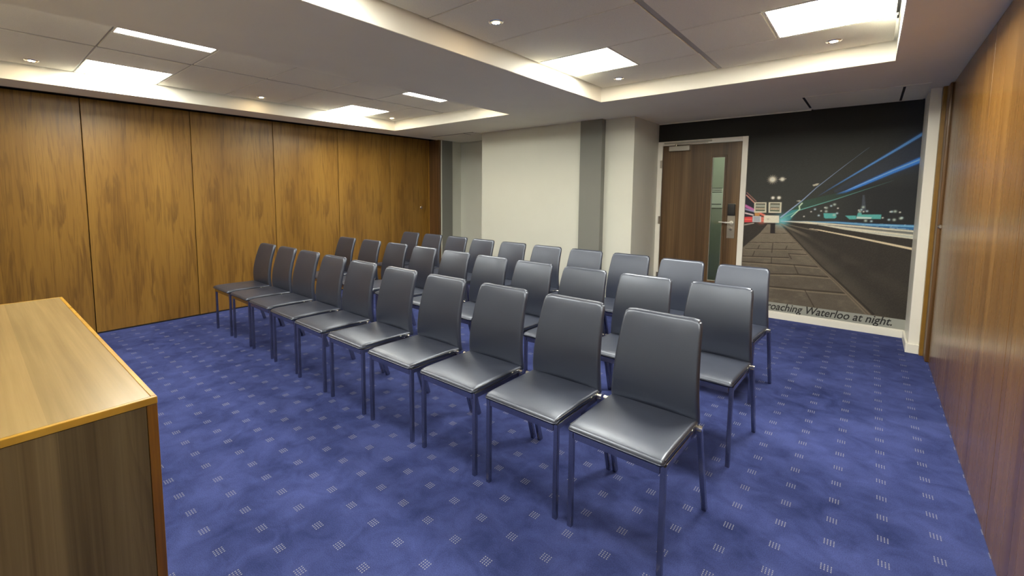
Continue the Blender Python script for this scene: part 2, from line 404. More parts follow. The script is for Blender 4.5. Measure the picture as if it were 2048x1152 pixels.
b1 = boxes('baseboard_back', MAT['white'], [(-4.43, -2.784, 5.208, 5.224, 0, 0.082), (-2.488, -2.126, 5.261, 5.277, 0, 0.082), (-2.128, -2.112, 5.261, 6.07, 0, 0.082)])
struct(b1, 'white baseboard along the pale back wall', 'baseboard')

# door wall (the mural hangs on it), door opening -2.128 .. -1.10
DX0, DX1, DZ = -2.128, -1.104, 2.094
wf = boxes('wall_far', MAT['wall'], [(DX1 - 0.02, 0.75, YF, YF + 0.12, 0, 2.40), (-2.2, DX1 - 0.02, YF, YF + 0.12, DZ - 0.02, 2.40)])
struct(wf, 'door wall carrying the night street mural', 'wall')
piece(boxes('ceiling_bead', MAT['white'], [(-2.126, -0.535, YF - 0.010, YF - 0.003, ZC - 0.010, ZC)], wf), 'thin white bead under the ceiling')
b2 = boxes('baseboard_far', MAT['white'], [(DX1, 0.318, YF - 0.016, YF, 0, 0.070), (DX1, 0.318, YF - 0.012, YF, 0.070, 0.082)], bevel=0.002)
struct(b2, 'white baseboard under the mural', 'baseboard')
t3 = boxes('trim_3', MAT['white'], [(0.330, 0.402, 5.566, YF, 0, ZC)], bevel=0.003)
struct(t3, 'white boxed post between the mural and the right partition', 'post')
b3 = boxes('baseboard_right', MAT['white'], [(0.314, 0.330, 5.552, YF - 0.017, 0, 0.082), (0.330, 0.402, 5.550, 5.566, 0, 0.082)], bevel=0.002)
struct(b3, 'white baseboard wrapping the boxed post', 'baseboard')

# right partition, slightly out of square, with its jambs
AR = math.atan2(-0.010, 3.0)
wr = empty('wall_right', (0.447, 5.33, 0), AR)
struct(wr, 'glossy reddish wood partition along the right side', 'wall')
JR = [-6.6, -5.44, -4.50, -3.565, -2.63, -1.695, -0.76, -0.004]
for a, b in zip(JR[:-1], JR[1:]):
    bm = bmesh.new(); g = 0.0012
    box(bm, 0.0, 0.05, g, b - a - g, 0.004, 2.322, 0.0015, 1)
    mesh_obj('panel', bm, MAT['wood_right'], wr, loc=(0, a, 0))
boxes('backing', MAT['void'], [(0.05, 0.14, -6.6, 0.2, 0, 2.45)], wr)
t4 = boxes('trim_4', MAT['amber'], [(0.402, 0.60, 5.515, 5.60, 0, ZC)], bevel=0.003)
struct(t4, 'amber wood jamb beside the white post', 'jamb')
bm = bmesh.new(); box(bm, 0.426, 0.452, 5.328, 5.515, 0.0, ZC - 0.004, 0.010, 4)
t5 = mesh_obj('trim_5', bm, MAT['wood_jamb'], smooth=False)
struct(t5, 'rounded wood stop bead at the end of the right partition', 'jamb')
bm = bmesh.new(); cyl(bm, (0.444, 5.328, 1.158), (0.444, 5.314, 1.158), 0.013, 0.013, 20); cyl(bm, (0.444, 5.314, 1.158), (0.444, 5.308, 1.158), 0.017, 0.012, 20)
piece(mesh_obj('door_stop', bm, MAT['chrome'], t5), 'small chrome knob')

# wall behind the camera
wn = boxes('wall_near', MAT['wall'], [(-6.0, 0.8, -1.32, -1.2, 0, 2.55)])
struct(wn, 'pale wall behind the desk', 'wall')

# corridor beyond the door
wc = boxes('wall_corridor', MAT['corr'], [(-3.6, 0.8, 7.45, 7.55, 0, 2.5), (-3.7, -3.6, 6.22, 7.55, 0, 2.5), (0.8, 0.9, 6.22, 7.55, 0, 2.5), (-3.7, 0.9, 6.20, 7.55, 2.45, 2.5)])
struct(wc, 'greenish corridor wall seen through the door pane', 'wall')
ld = bpy.data.lights.new('corridor_fill', 'AREA'); ld.energy = 3.3; ld.size = 0.5; ld.color = (0.92, 1.0, 0.82)  # unseen area light added to brighten the corridor behind the pane
lo = bpy.data.objects.new('corridor_fill', ld); COL.objects.link(lo); lo.location = (-1.4, 6.8, 2.44)

# ------------------------------------------------------------------ the door
d = empty('door_1', (DX0, YF, 0)); struct(d, 'walnut door with narrow glass pane and white frame', 'door')
W_ = DX1 - DX0
bm = bmesh.new()
fw_ = 0.058
for b in ((0, fw_, -0.018, 0.10, 0, DZ), (W_ - fw_, W_, -0.018, 0.10, 0, DZ), (fw_, W_ - fw_, -0.018, 0.10, DZ - 0.054, DZ)): box(bm, *b, bevel=0.003)
piece(mesh_obj('door_frame', bm, MAT['white'], d), 'white painted frame')
l0, l1, lz = fw_ + 0.003, W_ - fw_ - 0.003, DZ - 0.057
g0, g1, gz0, gz1 = 0.628, 0.812, 0.325, 1.892           # the pane opening, bead included
leaf = boxes('door_leaf', MAT['wood_door'], [(l0, g0, 0.0, 0.044, 0.006, lz), (g1, l1, 0.0, 0.044, 0.006, lz), (g0, g1, 0.0, 0.044, 0.006, gz0), (g0, g1, 0.0, 0.044, gz1, lz)], d)
bd = 0.024
def ring(x0, x1, z0, z1, t, y0, y1): return [(x0, x0 + t, y0, y1, z0, z1), (x1 - t, x1, y0, y1, z0, z1), (x0 + t, x1 - t, y0, y1, z0, z0 + t), (x0 + t, x1 - t, y0, y1, z1 - t, z1)]
boxes('glazing_bead', MAT['wood_door'], ring(g0, g1, gz0, gz1, bd, -0.009, 0.03), leaf, bevel=0.004)
piece(boxes('glazing_seal', MAT['silver'], ring(g0 + bd - 0.001, g1 - bd + 0.001, gz0 + bd - 0.001, gz1 - bd + 0.001, 0.006, 0.004, 0.03), leaf), 'pale glazing strip')
piece(boxes('pane', MAT['glass'], [(g0 + 0.02, g1 - 0.02, 0.014, 0.020, gz0 + 0.02, gz1 - 0.02)], leaf), 'narrow clear glass pane')
# lock set
lx0, lx1 = 0.846, 0.930
bm = bmesh.new(); box(bm, lx0, lx1, -0.006, 0.001, 0.892, 1.308, 0.003, 2)
piece(mesh_obj('lock_plate', bm, MAT['nickel'], leaf), 'brushed nickel lock plate')
bm = bmesh.new(); rbox(bm, 0.041, 0.014, 0.070, 0.009, (4, 2, 4)); 
piece(mesh_obj('card_reader', bm, MAT['blackrub'], leaf, True, (0.888, -0.018, 1.235)), 'black card reader')
bm = bmesh.new(); cyl(bm, (0, 0.0, 0), (0, -0.016, 0), 0.025, 0.023, 28); cyl(bm, (0, -0.016, 0), (0, -0.045, 0), 0.011, 0.011, 20)
bar(bm, (0.006, -0.046, 0.0), (-0.060, -0.050, 0.002), 0.018, 0.012, 0.004, (0, 0, 1)); bar(bm, (-0.055, -0.050, 0.002), (-0.130, -0.046, 0.006), 0.013, 0.010, 0.003, (0, 0, 1))
piece(mesh_obj('lever_handle', bm, MAT['lever'], leaf, False, (0.893, -0.006, 1.080)), 'bright lever handle')
bm = bmesh.new(); cyl(bm, (0, 0, 0), (0, -0.010, 0), 0.019, 0.018, 24); box(bm, -0.016, 0.016, -0.022, -0.008, -0.006, 0.006, 0.003, 1)
mesh_obj('thumb_turn', bm, MAT['chrome'], leaf, False, (0.888, -0.006, 1.005))
# closer
bm = bmesh.new(); box(bm, 0.148, 0.395, -0.052, -0.001, 1.966, 2.026, 0.004, 2)
cl = mesh_obj('door_closer', bm, MAT['silver'], d); piece(cl, 'silver overhead closer box')
piece(boxes('closer_track', MAT['silver'], [(0.085, 0.640, -0.044, -0.020, 2.062, 2.078)], d, bevel=0.002), 'silver slide track on the frame')
bm = bmesh.new(); cyl(bm, (0.232, -0.030, 2.020), (0.232, -0.030, 2.055), 0.011, 0.011, 16); bar(bm, (0.232, -0.034, 2.050), (0.600, -0.034, 2.056), 0.012, 0.008, 0.002, (0, 0, 1))
mesh_obj('closer_arm', bm, MAT['nickel'], cl)
for hz in (1.806, 1.08, 0.336):
    bm = bmesh.new(); cyl(bm, (0.050, -0.024, hz - 0.05), (0.050, -0.024, hz + 0.05), 0.0075, 0.0075, 14); box(bm, 0.034, 0.062, -0.0205, -0.017, hz - 0.05, hz + 0.05)
    mesh_obj('hinge', bm, MAT['nickel'], d)

# notice on the corridor wall
nb = empty('notice_board', (-1.710, 7.45, 1.361)); tag(nb, 'framed notice with dark bars seen through the door pane', 'notice')
w2, h2 = 0.195 / 2, 0.288 / 2
boxes('board', MAT['paper'], [(-w2, w2, -0.012, -0.001, -h2, h2)], nb, bevel=0.002)
for z0, z1 in ((0.99, 1.06), (0.80, 0.87), (0.60, 0.67), (-0.66, -0.58)):
    boxes('printed_bar', MAT['ink'], [(-w2 * 0.97, w2 * 0.55, -0.0135, -0.011, z0 * h2, z1 * h2)], nb)

# ------------------------------------------------------------------ the mural: a print, coloured point by point
MU = {
'A':[(-0.749,1.161),(-0.567,1.346),(-0.442,1.496),(-0.229,1.712),(-0.042,1.895)],
'B':[(-0.436,1.394),(-0.298,1.505),(-0.024,1.718),(0.176,1.872),(0.343,2.004)],
'B2':[(-0.28,1.455),(0.338,1.83)],
'C':[(-0.278,1.42),(-0.202,1.45),(-0.057,1.532),(0.149,1.65),(0.343,1.755)],
'D':[(-0.74,1.151),(-0.579,1.248),(-0.275,1.37),(-0.017,1.483),(0.155,1.557)],
'green':[(-0.748,1.145),(-0.551,1.351),(-0.202,1.454),(-0.017,1.483),(-0.274,1.367),(-0.579,1.244)],
'glowteal':[(-0.755,1.107),(-0.741,1.177),(-0.648,1.244),(-0.579,1.257),(-0.659,1.138)],
'arm':[(-0.652,1.17),(-0.579,1.257),(-0.585,1.288),(-0.562,1.322)],
'stars':[(-0.848,1.587),(-0.756,1.588),(-0.833,1.38),(-0.776,1.381)],
'lampA':[(-0.481,1.522),(-0.444,1.537),(-0.424,1.536),(-0.439,1.516),(-0.472,1.508)],
'lampB':[(-0.613,1.348),(-0.589,1.356),(-0.567,1.349),(-0.588,1.338)],
'sign1':[(-1.012,1.326),(-0.893,1.328),(-0.889,1.21),(-1.008,1.206)],
'sign1i':[(-0.999,1.313),(-0.905,1.314),(-0.902,1.227),(-0.997,1.224)],
'sign2':[(-0.871,1.329),(-0.749,1.331),(-0.747,1.212),(-0.867,1.21)],
'sign2i':[(-0.856,1.315),(-0.763,1.317),(-0.762,1.228),(-0.854,1.226)],
'box':[(-0.908,1.179),(-0.764,1.18),(-0.761,1.098),(-0.908,1.095)],
'post':[(-0.842,1.094),(-0.796,1.096),(-0.792,0.977),(-0.839,0.974)],
'sbox':[(-1.021,1.168),(-0.938,1.167),(-0.934,1.099),(-1.019,1.098)],
'orange':[(-1.003,1.204),(-0.954,1.206),(-0.952,1.17),(-0.999,1.169)],
't1':[(-0.369,1.219),(-0.266,1.222),(-0.26,1.182),(-0.271,1.168),(-0.35,1.164),(-0.363,1.175)],
't2':[(-0.189,1.199),(-0.104,1.202),(-0.101,1.165),(-0.154,1.163)],
't3':[(-0.09,1.231),(-0.064,1.232),(-0.06,1.216),(0.089,1.219),(0.087,1.175),(-0.102,1.17)],
't3w':[(-0.097,1.192),(0.017,1.189),(0.015,1.174),(-0.098,1.172)],
'tower':[(-0.064,1.415),(-0.05,1.415),(-0.029,1.251),(-0.065,1.25)],
'lights':[(-0.477,1.233),(-0.445,1.26),(-0.349,1.277),(-0.361,1.28),(-0.31,1.299),(-0.283,1.314),(-0.253,1.275),(-0.409,1.194),(-0.349,1.24),(-0.391,1.243),(-0.257,1.222),(-0.281,1.203),(-0.085,1.259),(-0.066,1.264),(-0.053,1.291),(-0.047,1.245),(-0.021,1.251),(-0.076,1.244),(0.154,1.249),(0.164,1.251),(0.188,1.254),(0.223,1.246),(0.24,1.192),(0.233,1.187),(0.101,1.187),(0.148,1.17),(0.186,1.171),(-0.537,1.179),(0.018,1.15),(-0.026,1.153)],
'trail':[(-0.747,1.118),(-0.504,1.125),(-0.045,1.098),(0.185,1.081),(0.342,1.071),(0.347,0.988),(0.12,1.011),(-0.178,1.052),(-0.42,1.096)],
'trailsplit':[(-0.42,1.101),(-0.044,1.074),(0.343,1.043)],
'blue':[(-0.538,1.124),(-0.261,1.138),(-0.032,1.128),(0.338,1.126),(0.341,1.076),(0.185,1.084),(-0.045,1.1),(-0.34,1.12)],
'bluel':[(-0.738,1.118),(-0.26,1.125),(0.005,1.113),(0.339,1.113)],
'line':[(-0.481,1.048),(-0.397,1.037),(-0.111,0.983),(0.34,0.891)],
'line2':[(-0.743,1.088),(-0.67,1.049),(-0.545,0.992),(-0.408,0.933)],
'line3':[(-0.689,1.085),(-0.497,1.042),(-0.413,1.031)],
'pave':[(-0.87,1.077),(-0.751,1.082),(-0.667,0.99),(-0.492,0.79),(-0.367,0.645),(-0.205,0.489),(0.078,0.194),(0.341,0.179),(-2.568,-0.379),(-1.81,0.097),(-1.095,0.8),(-0.939,0.971)],
'kerb':[(-0.747,1.083),(-0.671,0.99),(-0.5,0.789),(-0.375,0.644),(-0.221,0.487),(0.049,0.194)],
'kerb2':[(-0.733,1.078),(-0.653,0.988),(-0.483,0.791),(-0.355,0.646),(-0.193,0.49),(0.089,0.201)],
'H':[[(-0.93,0.971),(-0.666,0.985)],[(-1.039,0.855),(-0.582,0.884)],[(-1.074,0.779),(-0.527,0.81)],[(-0.654,0.756),(-0.477,0.762)],[(-1.179,0.684),(-0.652,0.711)],[(-1.278,0.616),(-0.81,0.63),(-0.586,0.637),(-0.366,0.637)],[(-1.17,0.499),(-0.831,0.508),(-0.554,0.533),(-0.284,0.538)],[(-1.37,0.321),(-0.828,0.361),(-0.494,0.37),(-0.137,0.384)]],
'V':[[(-0.808,0.865),(-0.809,0.801)],[(-0.672,0.842),(-0.683,0.804)],[(-0.811,0.793),(-0.812,0.757)],[(-0.937,0.829),(-0.949,0.793)],[(-0.981,0.756),(-0.997,0.701)],[(-0.654,0.756),(-0.625,0.703)],[(-0.811,0.698),(-0.81,0.633)],[(-0.596,0.633),(-0.553,0.537)],[(-0.818,0.529),(-0.824,0.372)],[(-0.487,0.371),(-0.386,0.179)]],
'red':[(-1.105,1.154),(-1.023,1.157),(-1.02,1.096),(-1.104,1.09)],
'red2':[(-1.103,1.118),(-1.028,1.121),(-1.028,1.133),(-1.099,1.131)],
'pink':[(-1.102,1.284),(-1.007,1.235)],
'pink2':[(-1.1,1.246),(-1.007,1.22)],
'rl1':[(-1.095,1.409),(-1.012,1.324)],
'rl2':[(-1.092,1.439),(-0.995,1.339)],
'wl':[(-1.1,1.2),(-1.018,1.18)],
'rl3':[(-0.958,1.204),(-0.906,1.178)],
'rl4':[(-0.938,1.149),(-0.908,1.146)],
'rl5':[(-0.933,1.12),(-0.907,1.116)],
'lroad':[(-1.1,1.061),(-1.008,1.084)],
'vp':[(-0.749,1.123)],
'hor':[(-1.044,1.094),(0.338,1.122)],
}

def paint(X, Z):
    C = np.zeros(X.shape + (3,)); 
    def lin(c): return np.array(srgb(*c)[:3])
    vp = np.array(MU['vp'][0])
    def put(m, c): C[:] = C * (1 - m[..., None]) + lin(c) * m[..., None]
    def add(m, c): C[:] = np.minimum(C + lin(c) * m[..., None], 0.95)
    def sm(a, b, x): t = np.clip((x - a) / (b - a), 0, 1); return t * t * (3 - 2 * t)
    def poly(P):
        m = np.zeros(X.shape, bool); n = len(P)
        for i in range(n):
            (x1, z1), (x2, z2) = P[i], P[(i + 1) % n]
            if z1 == z2: continue
            c = ((Z > z1) != (Z > z2)) & (X < (x2 - x1) * (Z - z1) / (z2 - z1) + x1); m ^= c
        best = np.full(X.shape, 9.0)
        for i in range(n):
            (x1, z1), (x2, z2) = P[i], P[(i + 1) % n]; dx, dz = x2 - x1, z2 - z1; L2 = dx * dx + dz * dz + 1e-12
            t = np.clip(((X - x1) * dx + (Z - z1) * dz) / L2, 0, 1)
            best = np.minimum(best, np.hypot(X - x1 - t * dx, Z - z1 - t * dz))
        return np.clip(0.5 + np.where(m, best, -best) / 0.0065, 0, 1)
    def line(P, w0, w1, soft=1.0):
        best = np.zeros(X.shape); n = len(P) - 1
        for i in range(n):
            (x1, z1), (x2, z2) = P[i], P[i + 1]; dx, dz = x2 - x1, z2 - z1; L2 = dx * dx + dz * dz
            t = np.clip(((X - x1) * dx + (Z - z1) * dz) / L2, 0, 1)
            dist = np.hypot(X - x1 - t * dx, Z - z1 - t * dz)
            wd = w0 + (w1 - w0) * (i + t) / n
            best = np.maximum(best, np.clip((wd * (1 + soft) - dist) / (wd * soft + 1e-4), 0, 1))
        return best
    def blob(p, r): return np.exp(-((X - p[0]) ** 2 + (Z - p[1]) ** 2) / (r * r))
    rng = np.random.RandomState(3)
    gr = rng.rand(*X.shape)
    def vnoise(u, v):
        i, j = np.floor(u).astype(int), np.floor(v).astype(int); fu, fv = u - i, v - j; fu = fu * fu * (3 - 2 * fu); fv = fv * fv * (3 - 2 * fv)
        h = lambda a, b: np.modf(np.sin(a * 127.1 + b * 311.7) * 43758.5453)[0] % 1.0
        return (h(i, j) * (1 - fu) + h(i + 1, j) * fu) * (1 - fv) + (h(i, j + 1) * (1 - fu) + h(i + 1, j + 1) * fu) * fv
    # night sky: printed grey, with the lamps' falloff towards the ceiling painted in
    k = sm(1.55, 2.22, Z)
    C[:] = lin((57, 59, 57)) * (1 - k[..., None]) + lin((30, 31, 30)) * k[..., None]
    k = sm(0.0, 0.34, X) * sm(1.2, 1.6, Z) * 0.8; put(k * 0.7, (30, 36, 48))
    hz = vp[1] - 0.006
    k = sm(-0.45, 0.1, X) * sm(1.62, 1.45, Z) * 0.8; put(k, (33, 35, 40))
    # road
    put((Z < hz).astype(float), (54, 50, 46))
    a = (X - vp[0]) / np.maximum(hz - Z, 1e-3)
    road = (Z < hz) * (a > 0.2)
    put(road * np.exp(-((a - 0.95) / 0.22) ** 2) * 0.55, (92, 86, 76)); put(road * np.exp(-((a - 1.6) / 0.25) ** 2) * 0.3, (80, 74, 66))
    put(road * np.exp(-((a - 0.70) / 0.1) ** 2) * 0.5, (44, 40, 37))
    put((Z < hz) * sm(0.7, 0.2, Z) * sm(-0.5, 0.2, X) * 0.45, (44, 41, 37))
    put((Z < hz) * np.clip(gr - 0.5, 0, 1) * 0.35, (78, 73, 66)); put((Z < hz) * np.clip(vnoise(X * 9, Z * 9) - 0.55, 0, 1) * 0.8, (40, 37, 34))
    # pavement
    pv = poly(MU['pave']); t = np.clip((hz - Z) / 0.95, 0, 1)
    put(pv * (1 - t), (136, 126, 110)); put(pv * t, (98, 90, 79))
    st = vnoise(X * 6, Z * 14) * 0.6 + vnoise(X * 23, Z * 50) * 0.4
    put(pv * np.clip(st - 0.45, 0, 1) * 0.7, (78, 70, 60)); put(pv * np.clip(0.42 - st, 0, 1) * 0.7, (150, 138, 120))
    for i, L in enumerate(MU['H']):
        wd = 0.0022 + 0.0006 * i
        put(line([(x, z - wd * 2) for x, z in L], wd, wd, 1.0) * pv * 0.6, (140, 128, 110)); put(line(L, wd, wd, 0.8) * pv * 0.85, (58, 51, 44))
    for i, L in enumerate(MU['V']): put(line(L, 0.003, 0.0035, 0.8) * pv * 0.85, (60, 53, 46))
    put(line(MU['kerb'], 0.002, 0.014, 0.6) * 0.8, (122, 110, 94)); put(line(MU['kerb2'], 0.002, 0.008, 0.8) * 0.8, (48, 43, 38))
    put(line(MU['kerb'], 0.001, 0.003, 0.8) * 0.7, (70, 62, 54))
    # far left carriageway and the red bus trail
    put(line(MU['lroad'], 0.005, 0.004, 1) * 0.8, (170, 160, 150))
    lb = poly([(-1.11, 1.10), (-0.94, 1.10), (-0.94, 1.22), (-1.11, 1.46)])
    put(lb * 0.85, (40, 40, 52))
    put(line(MU['rl1'], 0.004, 0.004, 1), (200, 140, 130)); put(line(MU['rl2'], 0.003, 0.003, 1), (150, 110, 100))
    put(line(MU['pink'], 0.011, 0.009, 0.8), (190, 110, 170)); put(line(MU['pink2'], 0.006, 0.006, 1), (150, 140, 180))
    put(line(MU['wl'], 0.005, 0.005, 1), (220, 200, 200)); put(poly(MU['red']), (215, 70, 75)); put(poly(MU['red2']) * 0.9, (240, 120, 90))
    for q in ('rl3', 'rl4', 'rl5'): put(line(MU[q], 0.008, 0.008, 0.8), (225, 120, 105))
    put(blob((-0.93, 1.12), 0.03) * 0.9, (230, 130, 110))
    # bridge light trails
    g = poly(MU['green']); fade = np.clip(1 - (X - vp[0]) / 0.72, 0, 1)
    put(g * fade * 0.75, (52, 96, 78)); put(poly(MU['glowteal']) * 0.6, (70, 165, 175)); put(blob((-0.735, 1.125), 0.055) * 0.8, (120, 200, 210))
    put(line(MU['B2'], 0.01, 0.09, 1.2) * 0.15, (60, 84, 130))
    put(line(MU['A'], 0.0042, 0.0010, 1.0) * np.clip(1.15 - (X + 0.75) / 0.75, 0, 1), (150, 172, 205))
    tb = np.clip((X + 0.44) / 0.4, 0, 1)
    put(line(MU['B'], 0.003, 0.013, 1.2) * tb * 0.45, (44, 84, 150)); put(line(MU['B'], 0.002, 0.009, 0.8) * tb, (92, 150, 215))
    tc = np.clip((X + 0.28) / 0.15, 0, 1)
    put(line(MU['C'], 0.005, 0.020, 1.0) * tc * 0.5, (30, 78, 160)); put(line(MU['C'], 0.004, 0.017, 0.8) * tc, (62, 132, 222))
    put(line([(x, z + 0.006) for x, z in MU['C']], 0.001, 0.004, 1) * tc * 0.7, (150, 200, 240))
    put(line(MU['D'], 0.004, 0.0015, 1.0) * np.clip(1.1 - (X + 0.6) / 0.75, 0, 1), (110, 175, 165))
    put(line(MU['arm'], 0.003, 0.005, 0.9), (190, 215, 190))
    # white traffic trail, blue barrier
    put(poly(MU['blue']) * np.clip(0.35 + (X + 0.6) / 0.9, 0, 1), (52, 104, 158)); put(line(MU['bluel'], 0.003, 0.006, 1) * 0.9, (120, 180, 215))
    bl = poly(MU['blue']) * np.clip((X + 0.2) * 2, 0, 1) * (vnoise(X * 30, Z * 120) > 0.72); put(bl * 0.7, (170, 205, 225))
    put(poly(MU['trail']), (214, 209, 190)); put(line(MU['trailsplit'], 0.001, 0.009, 1) * 0.9, (96, 100, 100)); put(line([(x, z - 0.035) for x, z in MU['trailsplit'][1:]], 0.001, 0.008, 1) * 0.5, (150, 165, 165))
    put(line(MU['line'], 0.002, 0.008, 0.6), (216, 200, 170)); put(line(MU['line2'], 0.003, 0.010, 1.6) * np.clip(1 - (X + 0.75) / 0.3, 0, 1) * 0.7, (150, 140, 122)); put(line(MU['line3'], 0.003, 0.006, 1) * 0.5, (130, 122, 108))
    # teal buildings across the river
    for q in ('t1', 't2', 't3'): put(poly(MU[q]), (92, 176, 172))
    put(poly(MU['t3w']), (205, 222, 215)); put(poly(MU['tower']) * 0.25, (120, 130, 150))
    for i, p in enumerate(MU['lights']):
        put(blob(p, 0.006 + 0.0022 * (i % 3)) * 0.95, [(235, 235, 225), (190, 215, 225), (185, 200, 190)][i % 3])
    # street lamps
    st4 = MU['stars']
    for p, r in zip(st4, (0.024, 0.016, 0.012, 0.013)): put(np.clip(blob(p, r) * 1.6, 0, 1), (248, 242, 222))
    dx, dz = X - st4[0][0], Z - st4[0][1]; rr = np.hypot(dx, dz); an = np.arctan2(dz, dx)
    put((np.abs(np.cos(an * 8)) > 0.93) * np.clip(1 - rr / 0.062, 0, 1) * 0.75, (235, 225, 200))
    put(line([(st4[1][0] - .03, st4[1][1]), (st4[1][0] + .035, st4[1][1] + .004)], 0.002, 0.002, 1) * .7, (220, 210, 190))
    put(poly(MU['lampA']) * 0.9, (205, 200, 180)); put(poly(MU['lampB']) * 0.9, (190, 188, 172))
    # signs
    for q in ('1', '2'):
        put(poly(MU['sign' + q]), (212, 208, 188)); I = MU['sign' + q + 'i']; put(poly(I), (130, 134, 118))
        x0, x1 = min(p[0] for p in I), max(p[0] for p in I); z0, z1 = min(p[1] for p in I), max(p[1] for p in I); h = z1 - z0
        rect = lambda a, b, c, d2: ((X > x0 + (x1 - x0) * a) & (X < x0 + (x1 - x0) * b) & (Z > z0 + h * c) & (Z < z0 + h * d2)).astype(float)
        put(rect(0.02, 0.98, 0.88, 1.0), (84, 84, 74)); put(rect(0.04, 0.96, 0.56, 0.84), (160, 164, 150)); put(rect(0.04, 0.96, 0.46, 0.54), (92, 94, 84))
        put(rect(0.10, 0.96, 0.20, 0.44) * (0.5 + 0.5 * (np.modf(np.abs(X) * 90)[0] > 0.5)), (196, 176, 150)); put(rect(0.02, 0.98, 0.0, 0.16), (92, 104, 86))
    put(poly(MU['orange']), (196, 140, 84)); put(poly(MU['sbox']), (212, 212, 212)); 
    put(poly([(x * 0.8 + MU['sbox'][0][0] * 0.2 + 0.008, z * 0.85 + 0.15 * MU['sbox'][2][1] + 0.004) for x, z in MU['sbox']]), (168, 172, 180))
    put(poly(MU['post']), (42, 38, 38)); put(poly(MU['box']), (226, 220, 202)); put(blob((-0.868, 1.137), 0.010) * 0.6, (150, 140, 130))
    # paper grain
    C[:] = np.minimum(C * (0.90 + 0.2 * gr[..., None]) * 1.2, 0.92)
    return C

mx0, mx1, mz0, mz1 = -2.127, 0.3295, 0.083, ZC - 0.001
GX, GZ = 560, 508
xs = np.linspace(mx0, mx1, GX); zs = np.linspace(mz0, mz1, GZ)
Xg, Zg = np.meshgrid(xs, zs, indexing='ij')
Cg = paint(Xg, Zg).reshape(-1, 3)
idx = np.arange(GX * GZ).reshape(GX, GZ)
quads = np.stack([idx[:-1, :-1], idx[1:, :-1], idx[1:, 1:], idx[:-1, 1:]], -1).reshape(-1, 4)
xc = (Xg[:-1, :-1] + Xg[1:, 1:]).reshape(-1) / 2; zc = (Zg[:-1, :-1] + Zg[1:, 1:]).reshape(-1) / 2
keep = ~((xc < DX1 + 0.001) & (zc < DZ - 0.001)); keep &= ~((zc < 0.183) & (xc > DX1))
quads = quads[keep]
me = bpy.data.meshes.new('print')
me.vertices.add(GX * GZ); co = np.stack([Xg.ravel(), np.full(GX * GZ, -0.0025), Zg.ravel()], -1); me.vertices.foreach_set('co', co.ravel())
me.loops.add(quads.size); me.loops.foreach_set('vertex_index', quads.ravel().astype(np.int32))
me.polygons.add(len(quads)); me.polygons.foreach_set('loop_start', np.arange(0, quads.size, 4, dtype=np.int32))
me.update(calc_edges=True)
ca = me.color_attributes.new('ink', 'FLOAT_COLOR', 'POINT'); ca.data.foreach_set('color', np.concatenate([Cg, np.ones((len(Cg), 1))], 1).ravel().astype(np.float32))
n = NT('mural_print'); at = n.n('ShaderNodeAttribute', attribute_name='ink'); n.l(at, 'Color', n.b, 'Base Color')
n.b.inputs['Roughness'].default_value = 0.55; n.b.inputs['Specular IOR Level'].default_value = 0.3
me.materials.append(n.m)
mu = empty('wall_mural', (0, YF, 0)); tag(mu, 'large night street photograph with light trails covering the door wall', 'mural')
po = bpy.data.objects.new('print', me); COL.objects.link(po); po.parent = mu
piece(po, 'night photograph of a paved road island and light trails')
cs = boxes('caption_strip', MAT['caption'], [(DX1, mx1, -0.003, -0.0002, 0.083, 0.184)], mu); piece(cs, 'pale grey caption strip')
def text(body, size):
    cu = bpy.data.curves.new('caption', 'FONT'); cu.body = body; cu.size = size; cu.shear = 0.30; cu.offset = 0.0011; cu.extrude = 0.0006; cu.align_x = 'RIGHT'; cu.resolution_u = 4
    ob = bpy.data.objects.new('caption_tmp', cu); COL.objects.link(ob); bpy.context.view_layer.update()
    m_ = bpy.data.meshes.new_from_object(ob.evaluated_get(bpy.context.evaluated_depsgraph_get()))
    bpy.data.objects.remove(ob); return m_
m1 = text('roaching Waterloo at night.', 0.1); xsn = [v.co.x for v in m1.vertices]; wd = max(xsn) - min(xsn)
sx = 1.066 / wd
m2 = text('Approaching Waterloo at night.', 0.1); m2.materials.append(MAT['lettering']); m2.name = 'lettering'
xr = max(v.co.x for v in m2.vertices)
for v in m2.vertices:
    x, z, y = (v.co.x - xr) * sx, v.co.y * sx * 1.24, v.co.z
    v.co = (0.236 + x, -0.0038 - y, 0.1085 + 0.008 * (x / 1.066) + z)
lt = bpy.data.objects.new('lettering', m2); COL.objects.link(lt); lt.parent = mu
piece(lt, 'black slanted caption reading Approaching Waterloo at night.')

